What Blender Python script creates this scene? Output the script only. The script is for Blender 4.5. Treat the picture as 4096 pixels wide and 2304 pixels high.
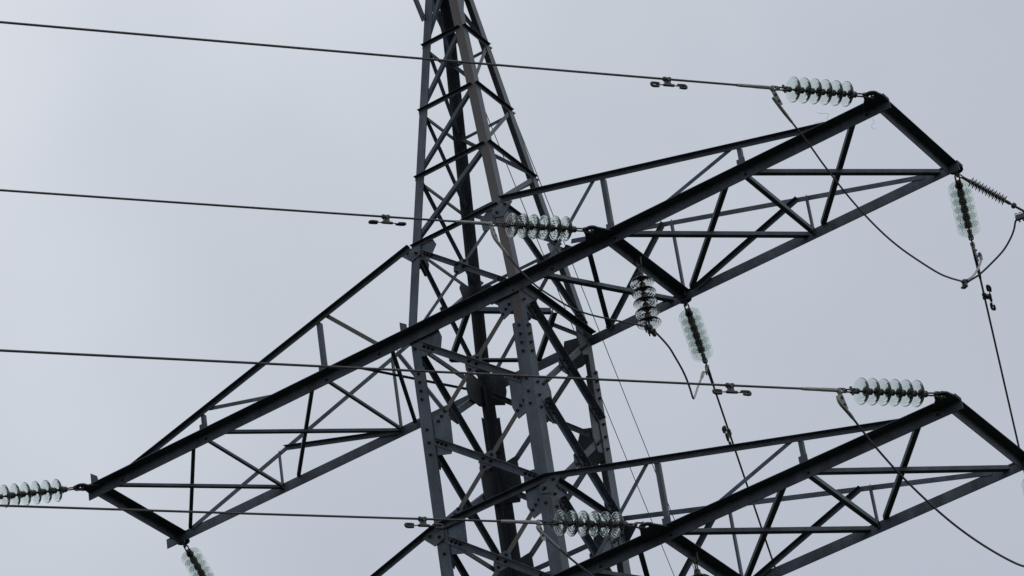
import bpy, bmesh, math, random
from mathutils import Vector, Matrix
random.seed(7)
rad = math.radians
for o in list(bpy.data.objects):
    bpy.data.objects.remove(o, do_unlink=True)
SC = bpy.context.scene
COL = SC.collection

# ------------------------------------------------------------------ camera
CAM = Vector((17.210, -30.249, 1.602))
cd = bpy.data.cameras.new('camera')
cam = bpy.data.objects.new('camera', cd)
COL.objects.link(cam)
RGT = Vector((0.82003874, 0.55799334, -0.12720022))
DWN = Vector((-0.40263479, 0.40453854, -0.82111741))
FWD = Vector((-0.40672066, 0.72456332, 0.55640480))
rm = Matrix((RGT, -DWN, -FWD)).transposed().to_4x4()
cam.matrix_world = Matrix.Translation(CAM) @ rm
cd.sensor_width = 36.0
cd.lens = 15528.31 / 4096 * 36.0
cd.clip_start = 0.5
cd.clip_end = 6000
SC.camera = cam

# ------------------------------------------------------------------ sky and sun
w = bpy.data.worlds.new('World')
SC.world = w
w.use_nodes = True
nt = w.node_tree
nt.nodes.clear()
N = nt.nodes.new
L = nt.links.new
SUN_EL, SUN_ROT = rad(40), rad(75)
sky = N('ShaderNodeTexSky')
sky.sky_type = 'NISHITA'
sky.sun_disc = False
sky.sun_elevation = SUN_EL
sky.sun_rotation = SUN_ROT
sky.air_density = 1.0
sky.dust_density = 4.0
tc = N('ShaderNodeTexCoord')
# brightness of the cloud layer by world direction
def dotn(vec):
    d = N('ShaderNodeVectorMath'); d.operation = 'DOT_PRODUCT'
    L(tc.outputs['Generated'], d.inputs[0]); d.inputs[1].default_value = vec
    return d
bright_dir = (-RGT * 0.60 - DWN * 0.80).normalized()
d1 = dotn(bright_dir)
noise = N('ShaderNodeTexNoise')
noise.inputs['Scale'].default_value = 9.0
noise.inputs['Detail'].default_value = 3.0
noise.inputs['Roughness'].default_value = 0.45
L(tc.outputs['Generated'], noise.inputs['Vector'])
nm = N('ShaderNodeMath'); nm.operation = 'MULTIPLY_ADD'
L(noise.outputs['Fac'], nm.inputs[0]); nm.inputs[1].default_value = 0.20; nm.inputs[2].default_value = -0.10
ad = N('ShaderNodeMath'); ad.operation = 'ADD'
L(d1.outputs['Value'], ad.inputs[0]); L(nm.outputs[0], ad.inputs[1])
mr = N('ShaderNodeMapRange')
mr.inputs['From Min'].default_value = -0.14; mr.inputs['From Max'].default_value = 0.14
mr.inputs['To Min'].default_value = 0.0; mr.inputs['To Max'].default_value = 1.0
L(ad.outputs[0], mr.inputs['Value'])
ramp = N('ShaderNodeValToRGB')
ramp.color_ramp.interpolation = 'B_SPLINE'
def lin(c):
    c /= 255.0
    return c / 12.92 if c <= 0.04045 else ((c + 0.055) / 1.055) ** 2.4
def rgb(r, g, b, a=1.0):
    return (lin(r), lin(g), lin(b), a)
ramp.color_ramp.elements[0].color = rgb(185, 192, 205)
ramp.color_ramp.elements[1].color = rgb(223, 228, 236)
for pos, col in ((0.36, (190, 197, 209)), (0.56, (199, 206, 216)), (0.78, (210, 216, 225))):
    e_ = ramp.color_ramp.elements.new(pos); e_.color = rgb(*col)
L(mr.outputs[0], ramp.inputs['Fac'])
STR = 0.1
up = N('ShaderNodeVectorMath'); up.operation = 'SCALE'
L(ramp.outputs['Color'], up.inputs[0]); up.inputs['Scale'].default_value = 1.0 / STR
mix = N('ShaderNodeMix'); mix.data_type = 'RGBA'
mix.inputs['Factor'].default_value = 0.94
hs = N('ShaderNodeHueSaturation'); hs.inputs['Saturation'].default_value = 0.35; hs.inputs['Value'].default_value = 1.0
L(sky.outputs['Color'], hs.inputs['Color'])
L(hs.outputs['Color'], mix.inputs['A'])
L(up.outputs['Vector'], mix.inputs['B'])
bg = N('ShaderNodeBackground'); bg.inputs['Strength'].default_value = STR
L(mix.outputs['Result'], bg.inputs['Color'])
wo = N('ShaderNodeOutputWorld'); L(bg.outputs[0], wo.inputs['Surface'])

sd = bpy.data.lights.new('sun', 'SUN')
sd.energy = 0.8
sd.angle = rad(100)
sd.color = (1.0, 0.97, 0.93)
sun = bpy.data.objects.new('sun', sd)
COL.objects.link(sun)
sdir = Vector((math.sin(SUN_ROT) * math.cos(SUN_EL), math.cos(SUN_ROT) * math.cos(SUN_EL), math.sin(SUN_EL)))
sun.rotation_euler = sdir.to_track_quat('Z', 'Y').to_euler()
sun.location = (40, -10, 60)

vs = SC.view_settings
SC.display_settings.display_device = 'sRGB'
vs.view_transform = 'Standard'; vs.look = 'None'; vs.exposure = 0.0; vs.gamma = 1.0
vs.use_curve_mapping = False
SC.cycles.max_bounces = 48
SC.cycles.transmission_bounces = 48
SC.cycles.diffuse_bounces = 4
SC.cycles.glossy_bounces = 12
SC.cycles.caustics_refractive = False
SC.cycles.caustics_reflective = False

# ------------------------------------------------------------------ materials
def steel(name, base, patch, rough=0.6, spec=0.35, rust=0.0, rustcol=(0.085, 0.052, 0.034), scale=6.0, bump=0.12):
    m = bpy.data.materials.new(name); m.use_nodes = True
    t = m.node_tree; n = t.nodes; l = t.links
    b = n['Principled BSDF']
    b.inputs['Roughness'].default_value = rough
    b.inputs['Specular IOR Level'].default_value = spec
    co = n.new('ShaderNodeTexCoord')
    n1 = n.new('ShaderNodeTexNoise'); n1.inputs['Scale'].default_value = scale; n1.inputs['Detail'].default_value = 8; n1.inputs['Roughness'].default_value = 0.62
    mp = n.new('ShaderNodeMapping'); mp.inputs['Scale'].default_value = (1.0, 1.0, 0.35)
    l.new(co.outputs['Object'], mp.inputs['Vector']); l.new(mp.outputs[0], n1.inputs['Vector'])
    cr = n.new('ShaderNodeValToRGB')
    cr.color_ramp.elements[0].position = 0.34; cr.color_ramp.elements[0].color = (*base, 1)
    cr.color_ramp.elements[1].position = 0.68; cr.color_ramp.elements[1].color = (*patch, 1)
    l.new(n1.outputs['Fac'], cr.inputs['Fac'])
    n2 = n.new('ShaderNodeTexNoise'); n2.inputs['Scale'].default_value = 55; n2.inputs['Detail'].default_value = 5
    l.new(co.outputs['Object'], n2.inputs['Vector'])
    n3 = n.new('ShaderNodeTexNoise'); n3.inputs['Scale'].default_value = 2.2; n3.inputs['Detail'].default_value = 6; n3.inputs['Roughness'].default_value = 0.7
    l.new(mp.outputs[0], n3.inputs['Vector'])
    r2 = n.new('ShaderNodeMapRange'); r2.inputs['From Min'].default_value = 0.62 - rust * 0.45; r2.inputs['From Max'].default_value = 0.80 - rust * 0.45
    r2.inputs['To Max'].default_value = 0.25 + 0.6 * rust
    l.new(n3.outputs['Fac'], r2.inputs['Value'])
    mx = n.new('ShaderNodeMix'); mx.data_type = 'RGBA'
    l.new(r2.outputs[0], mx.inputs['Factor']); l.new(cr.outputs['Color'], mx.inputs['A']); mx.inputs['B'].default_value = (*rustcol, 1)
    mu = n.new('ShaderNodeMix'); mu.data_type = 'RGBA'; mu.blend_type = 'MULTIPLY'; mu.inputs['Factor'].default_value = 0.5
    g = n.new('ShaderNodeMapRange'); g.inputs['From Min'].default_value = 0.3; g.inputs['From Max'].default_value = 0.7; g.inputs['To Min'].default_value = 0.55; g.inputs['To Max'].default_value = 1.25
    l.new(n2.outputs['Fac'], g.inputs['Value'])
    l.new(mx.outputs['Result'], mu.inputs['A']); l.new(g.outputs[0], mu.inputs['B'])
    l.new(mu.outputs['Result'], b.inputs['Base Color'])
    rr = n.new('ShaderNodeMapRange'); rr.inputs['To Min'].default_value = rough - 0.1; rr.inputs['To Max'].default_value = rough + 0.15
    l.new(n1.outputs['Fac'], rr.inputs['Value']); l.new(rr.outputs[0], b.inputs['Roughness'])
    bp = n.new('ShaderNodeBump'); bp.inputs['Strength'].default_value = bump; bp.inputs['Distance'].default_value = 0.01
    l.new(n2.outputs['Fac'], bp.inputs['Height']); l.new(bp.outputs[0], b.inputs['Normal'])
    return m

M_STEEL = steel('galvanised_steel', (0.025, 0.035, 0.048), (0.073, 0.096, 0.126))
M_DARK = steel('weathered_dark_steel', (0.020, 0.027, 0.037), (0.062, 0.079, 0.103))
M_RUST = steel('rusty_steel', (0.052, 0.054, 0.059), (0.076, 0.082, 0.091), rust=0.75, scale=4.0, rustcol=(0.072, 0.060, 0.055))
M_PLATE = steel('gusset_steel', (0.032, 0.044, 0.060), (0.084, 0.109, 0.142), scale=9.0)
M_INNER = steel('dark_inner_steel', (0.010, 0.013, 0.018), (0.026, 0.033, 0.043), spec=0.2)  # darker steel colour for faces turned towards the tower's inside
M_BOLT = steel('bolt_steel', (0.020, 0.019, 0.020), (0.040, 0.034, 0.032), rough=0.55, rust=0.5, rustcol=(0.04, 0.022, 0.016), scale=20)
M_IRON = steel('cast_iron_cap', (0.030, 0.028, 0.029), (0.055, 0.048, 0.046), rough=0.6, rust=0.4, rustcol=(0.06, 0.04, 0.032), scale=16)
M_LINK = steel('forged_link_steel', (0.030, 0.033, 0.038), (0.055, 0.058, 0.063), rough=0.5, scale=20)
M_CABLE = steel('aluminium_strand', (0.036, 0.038, 0.043), (0.068, 0.070, 0.077), rough=0.6, scale=14, rustcol=(0.06, 0.05, 0.046))
M_SLEEVE = steel('pressed_aluminium', (0.19, 0.19, 0.19), (0.30, 0.30, 0.30), rough=0.5, scale=16, rustcol=(0.16, 0.15, 0.14))
M_PALE = steel('new_aluminium_strand', (0.24, 0.25, 0.26), (0.34, 0.35, 0.36), rough=0.5, scale=16, rustcol=(0.2, 0.2, 0.2))
M_RUBBER = steel('damper_iron', (0.030, 0.032, 0.036), (0.045, 0.048, 0.053), rough=0.7, scale=12)
M_SILI = steel('grey_silicone', (0.115, 0.108, 0.118), (0.16, 0.15, 0.16), rough=0.75, scale=10, rustcol=(0.11, 0.1, 0.1))

M_GLASS = bpy.data.materials.new('toughened_glass'); M_GLASS.use_nodes = True
t = M_GLASS.node_tree; t.nodes.clear()
rf = t.nodes.new('ShaderNodeBsdfRefraction'); rf.inputs['IOR'].default_value = 1.12; rf.inputs['Roughness'].default_value = 0.0
rf.inputs['Color'].default_value = (0.985, 0.995, 0.988, 1)
gl_ = t.nodes.new('ShaderNodeBsdfGlossy'); gl_.inputs['Roughness'].default_value = 0.02
fr = t.nodes.new('ShaderNodeFresnel'); fr.inputs['IOR'].default_value = 1.42
mxs = t.nodes.new('ShaderNodeMixShader')
ge_ = t.nodes.new('ShaderNodeNewGeometry')
ib = t.nodes.new('ShaderNodeMath'); ib.operation = 'SUBTRACT'; ib.inputs[0].default_value = 1.0
t.links.new(ge_.outputs['Backfacing'], ib.inputs[1])
fm = t.nodes.new('ShaderNodeMath'); fm.operation = 'MULTIPLY'
t.links.new(fr.outputs[0], fm.inputs[0]); t.links.new(ib.outputs[0], fm.inputs[1])
t.links.new(fm.outputs[0], mxs.inputs[0]); t.links.new(rf.outputs[0], mxs.inputs[1]); t.links.new(gl_.outputs[0], mxs.inputs[2])
va = t.nodes.new('ShaderNodeVolumeAbsorption')
va.inputs['Color'].default_value = (0.18, 0.46, 0.32, 1); va.inputs['Density'].default_value = 8.0
om = t.nodes.new('ShaderNodeOutputMaterial')
# thin film of grime on the outside
tl_ = t.nodes.new('ShaderNodeBsdfTranslucent'); tl_.inputs['Color'].default_value = (0.76, 0.86, 0.79, 1)
df_ = t.nodes.new('ShaderNodeBsdfDiffuse'); df_.inputs['Color'].default_value = (0.76, 0.86, 0.79, 1)
m2_ = t.nodes.new('ShaderNodeMixShader'); m2_.inputs[0].default_value = 0.45
t.links.new(tl_.outputs[0], m2_.inputs[1]); t.links.new(df_.outputs[0], m2_.inputs[2])
m3_ = t.nodes.new('ShaderNodeMixShader'); m3_.inputs[0].default_value = 0.07
t.links.new(mxs.outputs[0], m3_.inputs[1]); t.links.new(m2_.outputs[0], m3_.inputs[2])
t.links.new(m3_.outputs[0], om.inputs['Surface']); t.links.new(va.outputs[0], om.inputs['Volume'])

M_OLD = M_GLASS.copy(); M_OLD.name = 'old_smoky_glass'
for n_ in M_OLD.node_tree.nodes:
    if n_.type == 'VOLUME_ABSORPTION': n_.inputs['Density'].default_value = 16.0; n_.inputs['Color'].default_value = (0.30, 0.34, 0.32, 1)
    if n_.type in ('BSDF_TRANSLUCENT', 'BSDF_DIFFUSE'): n_.inputs['Color'].default_value = (0.55, 0.52, 0.48, 1)

def ground_mat():
    m = bpy.data.materials.new('grassland'); m.use_nodes = True
    n = m.node_tree.nodes; l = m.node_tree.links; b = n['Principled BSDF']
    no = n.new('ShaderNodeTexNoise'); no.inputs['Scale'].default_value = 0.35; no.inputs['Detail'].default_value = 12
    co = n.new('ShaderNodeTexCoord'); l.new(co.outputs['Object'], no.inputs['Vector'])
    cr = n.new('ShaderNodeValToRGB')
    cr.color_ramp.elements[0].color = (0.026, 0.030, 0.022, 1); cr.color_ramp.elements[0].position = 0.35
    cr.color_ramp.elements[1].color = (0.058, 0.062, 0.046, 1); cr.color_ramp.elements[1].position = 0.7
    l.new(no.outputs['Fac'], cr.inputs['Fac']); l.new(cr.outputs['Color'], b.inputs['Base Color'])
    b.inputs['Roughness'].default_value = 0.95
    b.inputs['Specular IOR Level'].default_value = 0.1
    return m

# ------------------------------------------------------------------ mesh helpers
def link(name, me, mat, parent=None, label=None, smooth=None):
    o = bpy.data.objects.new(name, me); COL.objects.link(o)
    if mat is not None and not me.materials: me.materials.append(mat)
    if parent is not None: o.parent = parent
    if label: o['label'] = label
    return o

def mesh_of(name, verts, faces, smooth=False, angle=35):
    me = bpy.data.meshes.new(name)
    me.from_pydata([tuple(v) for v in verts], [], faces)
    bm = bmesh.new(); bm.from_mesh(me)
    bmesh.ops.recalc_face_normals(bm, faces=bm.faces)
    bm.to_mesh(me); bm.free()
    if smooth:
        for p in me.polygons: p.use_smooth = True
        me.set_sharp_from_angle(angle=rad(angle))
    me.update()
    return me

class Geo:
    def __init__(s): s.v = []; s.f = []
    def add(s, v, f):
        k = len(s.v); s.v += [Vector(a) for a in v]; s.f += [tuple(i + k for i in q) for q in f]
    def obj(s, name, mat, parent=None, smooth=False, angle=35, label=None, xf=None):
        v = [xf @ a for a in s.v] if xf else s.v
        return link(name, mesh_of(name, v, s.f, smooth, angle), mat, parent, label)

def frame(axis, hint=None):
    a = Vector(axis).normalized()
    h = Vector(hint) if hint is not None else (Vector((0, 0, 1)) if abs(a.z) < 0.9 else Vector((1, 0, 0)))
    b = (h - a * a.dot(h)).normalized()
    return a, b, a.cross(b)

def prism(g, prof, p0, p1, b, c):
    """extrude a closed 2-D profile (b, c axes) from p0 to p1"""
    n = len(prof)
    p0, p1 = Vector(p0), Vector(p1)
    v = [p0 + b * x + c * y for x, y in prof] + [p1 + b * x + c * y for x, y in prof]
    f = [tuple(range(n)), tuple(range(2 * n - 1, n - 1, -1))] + [(i, (i + 1) % n, n + (i + 1) % n, n + i) for i in range(n)]
    g.add(v, f)

def l_profile(w1, w2, t):
    r = min(t * 1.3, min(w1, w2) * 0.2)
    pr = [(0, 0), (w1 - t * .3, 0), (w1, t * .3), (w1, t * .75), (w1 - t * .25, t)]
    for k in range(5):
        a = rad(-90 - 90 * k / 4)
        pr.append((t + r + r * math.cos(a), t + r + r * math.sin(a)))
    pr += [(t, w2 - t * .25), (t * .75, w2), (t * .3, w2), (0, w2 - t * .3)]
    return pr

def angle_bar(name, p0, p1, d1, d2, w1, t, mat, parent, w2=None, g=None):
    """rolled steel angle: heel line p0-p1, flange 1 towards d1, flange 2 towards d2"""
    p0, p1 = Vector(p0), Vector(p1)
    a = (p1 - p0).normalized()
    d1 = Vector(d1); d1 = (d1 - a * a.dot(d1)).normalized()
    d2 = Vector(d2); d2 = (d2 - a * a.dot(d2)); d2 = (d2 - d1 * d1.dot(d2)).normalized()
    own = g is None
    if own: g = Geo()
    prism(g, l_profile(w1, w2 or w1, t), p0, p1, d1, d2)
    if own:
        return g.obj(name, mat, parent, smooth=True, angle=40)

def tube(g, pts, r, seg=10, closed=False, cap=True):
    pts = [Vector(p) for p in pts]; n = len(pts)
    tang = []
    for i in range(n):
        if closed: t = pts[(i + 1) % n] - pts[i - 1]
        else: t = pts[min(i + 1, n - 1)] - pts[max(i - 1, 0)]
        tang.append(t.normalized())
    a, b, c = frame(tang[0])
    v = []; f = []
    rr = r if isinstance(r, (list, tuple)) else [r] * n
    for i in range(n):
        t = tang[i]; b = (b - t * t.dot(b)).normalized(); c = t.cross(b)
        for k in range(seg):
            an = 2 * math.pi * k / seg
            v.append(pts[i] + (b * math.cos(an) + c * math.sin(an)) * rr[i])
    m = n if closed else n - 1
    for i in range(m):
        j = (i + 1) % n
        for k in range(seg):
            f.append((i * seg + k, i * seg + (k + 1) % seg, j * seg + (k + 1) % seg, j * seg + k))
    if cap and not closed:
        f.append(tuple(range(seg))); f.append(tuple(range(n * seg - 1, (n - 1) * seg - 1, -1)))
    g.add(v, f)

def lathe(g, prof, p0, axis, seg=40, closed=False):
    """prof = (x along axis, radius)"""
    a, b, c = frame(axis); p0 = Vector(p0)
    v = []; f = []; n = len(prof)
    for x, r in prof:
        for k in range(seg):
            an = 2 * math.pi * k / seg
            v.append(p0 + a * x + (b * math.cos(an) + c * math.sin(an)) * max(r, 1e-4))
    m = n if closed else n - 1
    for i in range(m):
        j = (i + 1) % n
        for k in range(seg):
            f.append((i * seg + k, i * seg + (k + 1) % seg, j * seg + (k + 1) % seg, j * seg + k))
    if not closed:
        f.append(tuple(range(seg))); f.append(tuple(range(n * seg - 1, (n - 1) * seg - 1, -1)))
    g.add(v, f)

def box(g, c, ax, ay, az, sx, sy, sz):
    c = Vector(c); v = []
    for i in (-1, 1):
        for j in (-1, 1):
            for k in (-1, 1):
                v.append(c + ax * (i * sx / 2) + ay * (j * sy / 2) + az * (k * sz / 2))
    g.add(v, [(0, 1, 3, 2), (4, 6, 7, 5), (0, 4, 5, 1), (2, 3, 7, 6), (0, 2, 6, 4), (1, 5, 7, 3)])

def plate(g, poly, n, th):
    """flat plate: 3-D polygon, thickness th along n"""
    n = Vector(n).normalized() * th; k = len(poly)
    v = [Vector(p) for p in poly] + [Vector(p) + n for p in poly]
    f = [tuple(range(k)), tuple(range(2 * k - 1, k - 1, -1))] + [(i, (i + 1) % k, k + (i + 1) % k, k + i) for i in range(k)]
    g.add(v, f)

def spline(pts, sub=8):
    pts = [Vector(p) for p in pts]; out = []
    for i in range(len(pts) - 1):
        p0 = pts[max(i - 1, 0)]; p1 = pts[i]; p2 = pts[i + 1]; p3 = pts[min(i + 2, len(pts) - 1)]
        for k in range(sub):
            t = k / sub
            out.append(0.5 * ((2 * p1) + (p2 - p0) * t + (2 * p0 - 5 * p1 + 4 * p2 - p3) * t * t + (3 * p1 - p0 - 3 * p2 + p3) * t ** 3))
    out.append(pts[-1]); return out

def empty(name, loc, label=None, cat=None, group=None):
    o = bpy.data.objects.new(name, None); COL.objects.link(o); o.location = loc
    o.empty_display_size = 0.2
    tag(o, label, cat, group)
    return o

def tag(o, label=None, cat=None, group=None, kind=None):
    if label: o['label'] = label
    if cat: o['category'] = cat
    if group: o['group'] = group
    if kind: o['kind'] = kind
    return o

# ------------------------------------------------------------------ ground
g = Geo()
R_ = 4000
nseg = 48
g.add([Vector((0, 0, 0))] + [Vector((R_ * math.cos(2 * math.pi * i / nseg), R_ * math.sin(2 * math.pi * i / nseg), 0)) for i in range(nseg)],
      [(0, 1 + i, 1 + (i + 1) % nseg) for i in range(nseg)])
gr = g.obj('ground', ground_mat()); tag(gr, 'dark grassland under the pylon', 'ground', kind='structure')

# ------------------------------------------------------------------ tower frame
W = 1.4
Z0 = 24.33
H_ARM, S_UP, H_LOW = 0.8302, 0.6596, 0.8585
TOWER = empty('lattice_tower', (0, 0, 0), 'dark grey steel lattice pylon with wide cross arms, filling the middle of the view', 'pylon')
HALF = [(-Z0 / W, 1.05), (-5 * H_LOW, 0.512), (-3 * H_LOW, 0.506), (0, 0.509), (H_ARM, 0.4174),
        (H_ARM + 3 * S_UP, 0.1939), (H_ARM + 4 * S_UP, 0.1194), (H_ARM + 4.9 * S_UP, 0.055)]
def half(z):
    """half width of the tower (metres) at absolute height z"""
    q = (z - Z0) / W
    for (a, ha), (b, hb) in zip(HALF, HALF[1:]):
        if q <= b or b == HALF[-1][0]:
            t = (q - a) / (b - a); return W * (ha + (hb - ha) * t)
def rotk(k): return Matrix.Rotation(rad(90) * k, 3, 'Z')
def FP(k, u, z, off=0.0):
    """point on tower face k: u metres from face centre, height z, off metres outwards"""
    return rotk(k) @ Vector((u, -half(z) - off, z))
def FD(k, v): return rotk(k) @ Vector(v)
LEG_T = 0.012

def zl(q): return Z0 + q * W
LV = {'0': Z0, 'h': zl(H_ARM)}
Z_UP = [zl(H_ARM + i * S_UP) for i in range(0, 5)] + [zl(H_ARM + 4.9 * S_UP)]
Z_LOW = [zl(-i * H_LOW) for i in range(0, 6)]

# ---- legs (heel at the outer corner), kinked at the cross arm
CORN = [(-1, -1), (1, -1), (1, 1), (-1, 1)]
Z_SPL = Z0 - 0.47
LEGS = []
def darken_inner(o, dirs):
    """much darker steel on the inward-facing faces of the hollow tower"""
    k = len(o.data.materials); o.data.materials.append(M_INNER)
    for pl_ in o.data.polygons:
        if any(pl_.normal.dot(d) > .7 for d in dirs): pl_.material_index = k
for i, (sx, sy) in enumerate(CORN):
    g = Geo()
    def cp(z, inset=0.0):
        h = half(z) - inset
        return Vector((sx * h, sy * h, z))
    zs = [Z_UP[5], Z_UP[0], Z0, Z_SPL - 0.42]
    for a, b in zip(zs, zs[1:]):
        angle_bar('', cp(a, .013 if a < Z0 + .001 else 0), cp(b, .013 if b < Z0 - .001 else 0), (-sx, 0, 0), (0, -sy, 0), 0.108, 0.010, None, None, g=g)
    rst = i == 1
    leg = g.obj('leg', M_STEEL, TOWER, smooth=True, angle=40, label='corner leg with one rust brown face' if rst else None)
    if rst:
        leg.data.materials.append(M_RUST)
        for pl_ in leg.data.polygons:
            if pl_.normal.y < -.7: pl_.material_index = 1
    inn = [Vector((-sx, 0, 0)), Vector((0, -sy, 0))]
    darken_inner(leg, inn)
    g = Geo()
    zs = [Z_SPL, Z_LOW[3], Z_LOW[5], 0.0]
    for a, b in zip(zs, zs[1:]):
        angle_bar('', cp(a), cp(b), (-sx, 0, 0), (0, -sy, 0), 0.148, LEG_T, None, None, g=g)
    low = g.obj('lower_leg', M_STEEL, TOWER, smooth=True, angle=40)
    darken_inner(low, inn)
    LEGS.append((leg, low))

BOLTS = []   # (position, normal, parent)
def fbolt(k, u, z, off, parent): BOLTS.append((FP(k, u, z, off), FD(k, (0, -1, 0)), parent))

def fplate(name, k, poly, off, th, mat=M_PLATE):
    """poly = list of (u, z) on face k, plate from off-th to off"""
    g = Geo(); plate(g, [FP(k, u, z, off) for u, z in poly], FD(k, (0, 1, 0)), th)
    o = g.obj(name, mat, TOWER)
    darken_inner(o, [FD(k, (0, 1, 0))])
    return o

def fbar(name, k, a, b, off, d1, d2, w, t, mat, w2=None):
    """angle on face k between (u, z) points a and b; d1, d2 in face coordinates (u, out, up)"""
    c = lambda d: FD(k, (d[0], -d[1], d[2]))
    return angle_bar(name, FP(k, *a, off), FP(k, *b, off), c(d1), c(d2), w, t, mat, TOWER, w2)

# ---- upper body: horizontals and single diagonals
for n in range(0, 5):
    z = Z_UP[n]
    for k in range(4):
        hu = half(z)
        fbar('horizontal_brace', k, (-hu - .01, z), (hu - .035, z), .001, (0, 0, -1), (0, 1, 0), 0.042, 0.005, M_DARK)
for n in range(0, 5):
    zt, zb = Z_UP[n + 1], Z_UP[n]
    for k in range(4):
        mat = M_STEEL
        a = (half(zt) - 0.05, zt - 0.055); b = (-half(zb) + 0.05, zb + 0.05)
        fbar('diagonal_brace', k, a, b, -0.0115, (-1, 0, 1), (0, -1, 0), 0.045 if n else 0.05, 0.005, mat)

# ---- panel between the arm levels: crossed braces
def xpanel(k, zt, zb, w_out, w_in, lower):
    ht, hb = half(zt), half(zb)
    off = -0.0005
    # outside brace, top left to bottom right, outstanding flange on top
    if lower:
        a = (-ht + .155, zt - .215); b = (hb - .135, zb + .035)
        a2 = (ht - .125, zt - .185); b2 = (-hb + .195, zb - .005)
    else:
        a = (-ht + .13, zt - .17); b = (hb - .13, zb + .06)
        a2 = (ht - .10, zt - .15); b2 = (-hb + .15, zb + .06)
    d = Vector((b[0] - a[0], b[1] - a[1])).normalized(); nrm = (-d.y, d.x)      # up-right normal in (u, z)
    if nrm[1] < 0: nrm = (-nrm[0], -nrm[1])
    sh = w_out * .5
    aa = (a[0] + nrm[0] * sh, a[1] + nrm[1] * sh); bb = (b[0] + nrm[0] * sh, b[1] + nrm[1] * sh)
    o1 = fbar('diagonal_brace', k, aa, bb, off, (-nrm[0], 0, -nrm[1]), (0, 1, 0), w_out, 0.007, M_PLATE if lower else M_STEEL)
    d2 = Vector((b2[0] - a2[0], b2[1] - a2[1])).normalized(); n2 = (-d2.y, d2.x)
    if n2[1] < 0: n2 = (-n2[0], -n2[1])
    s2 = w_in * .5
    aa = (a2[0] + n2[0] * s2, a2[1] + n2[1] * s2); bb = (b2[0] + n2[0] * s2, b2[1] + n2[1] * s2)
    o2 = fbar('diagonal_brace', k, aa, bb, -LEG_T - .0115, (-n2[0], 0, -n2[1]), (0, -1, 0), w_in, 0.006, M_RUST if (lower and k == 0) else M_STEEL)
    nb = 3
    sp = 0.062 if lower else 0.05
    for q in range(nb):
        for base, s in ((a, 1), (b, -1)):
            fbolt(k, base[0] + s * d.x * (.035 + sp * q), base[1] + s * d.y * (.035 + sp * q), off + .009, o1)
    # crossing
    t = ((a2[0] - a[0]) * d2.y - (a2[1] - a[1]) * d2.x) / (d.x * d2.y - d.y * d2.x)
    cx = (a[0] + d.x * t, a[1] + d.y * t)
    e = 0.105 if lower else .09
    pl = []
    for m, s in ((d, e), (d2, -e), (d, -e), (d2, e)):
        pr = (-m.y, m.x)
        pl.append((cx[0] + m.x * s, cx[1] + m.y * s, pr))
    hx = []
    for (px, pz, pr), wd in zip(pl, (.035, .04, .035, .04)):
        q1 = (px + pr[0] * wd, pz + pr[1] * wd); q2 = (px - pr[0] * wd, pz - pr[1] * wd)
        hx += [q1, q2]
    cxm = Vector(cx)
    hx.sort(key=lambda p: math.atan2(p[1] - cx[1], p[0] - cx[0]))
    gp = fplate('gusset_plate', k, hx, -LEG_T - .001, .009)
    for s in (-1, 1):
        fbolt(k, cx[0] + d.x * s * .055, cx[1] + d.y * s * .055, off + .009, o1)
        fbolt(k, cx[0] + d2.x * s * .075, cx[1] + d2.y * s * .075, -LEG_T - .0005, gp)
    return a2, d2, b2, sp

INB = {}
for k in range(4):
    INB[(k, 0)] = xpanel(k, Z_UP[0], Z0, 0.055, 0.042, False)
for n in range(0, 5):
    for k in range(4):
        INB[(k, n + 1)] = xpanel(k, Z_LOW[n], Z_LOW[n + 1] if n < 4 else Z_LOW[4] - H_LOW * W, 0.072, 0.058, True)

# gussets at the lower leg nodes
GL = [(.06, .06), (.149, .078), (.305, .128), (.363, -.006), (.353, -.345), (.313, -.428), (.165, -.378), (.06, -.36)]
GR = [(-.06, .14), (-.128, .15), (-.292, .174), (-.303, -.233), (-.25, -.393), (-.108, -.35), (-.06, -.33)]
for n in range(0, 5):
    z = Z_LOW[n]; h = half(z)
    for k in range(4):
        gl, gr_ = GL, GR
        if n == 0:
            gl = [(.05, -.02), (.12, .02), (.33, .06), (.40, -.20), (.37, -.33), (.17, -.34), (.05, -.30)]
            gr_ = [(-.05, .06), (-.20, .06), (-.285, .02), (-.29, -.20), (-.245, -.36), (-.11, -.30), (-.05, -.27)]
        p1 = fplate('gusset_plate', k, [(-h + u, z + v) for u, v in gl], -LEG_T - .001, .010)
        p2 = fplate('gusset_plate', k, [(h + u, z + v) for u, v in gr_], -LEG_T - .001, .010)
        a2, d2, b2, sp = INB[(k, n + 1)]
        for q in range(3):
            fbolt(k, a2[0] + d2.x * (.04 + sp * q), a2[1] + d2.y * (.04 + sp * q), -LEG_T - .0005, p2)
        if n > 0:
            a2, d2, b2, sp = INB[(k, n)]
            for q in range(3):
                fbolt(k, b2[0] - d2.x * (.03 + sp * q), b2[1] - d2.y * (.03 + sp * q), -LEG_T - .0005, p1)
            for v in (.0, -.16, -.31):
                fbolt(k, h - .075, z + v + .02, .0005, LEGS[(k + 1) % 4][1])
                fbolt(k, -h + .075, z + v - .03, .0005, LEGS[k][1])
# leg splices
for k in range(4):
    for q in range(4):
        z = Z_SPL - .055 - q * .108
        fbolt(k, half(z) - .065, z, .0005, LEGS[(k + 1) % 4][1])
        fbolt(k, -half(z) + .065, z, .0005, LEGS[k][1])
    z = Z0 - .20
    fbolt(k, -half(z) + .06, z, .0005, LEGS[k][0])
    fbolt(k, half(z) - .06, z + .11, .0005, LEGS[(k + 1) % 4][0])
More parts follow.
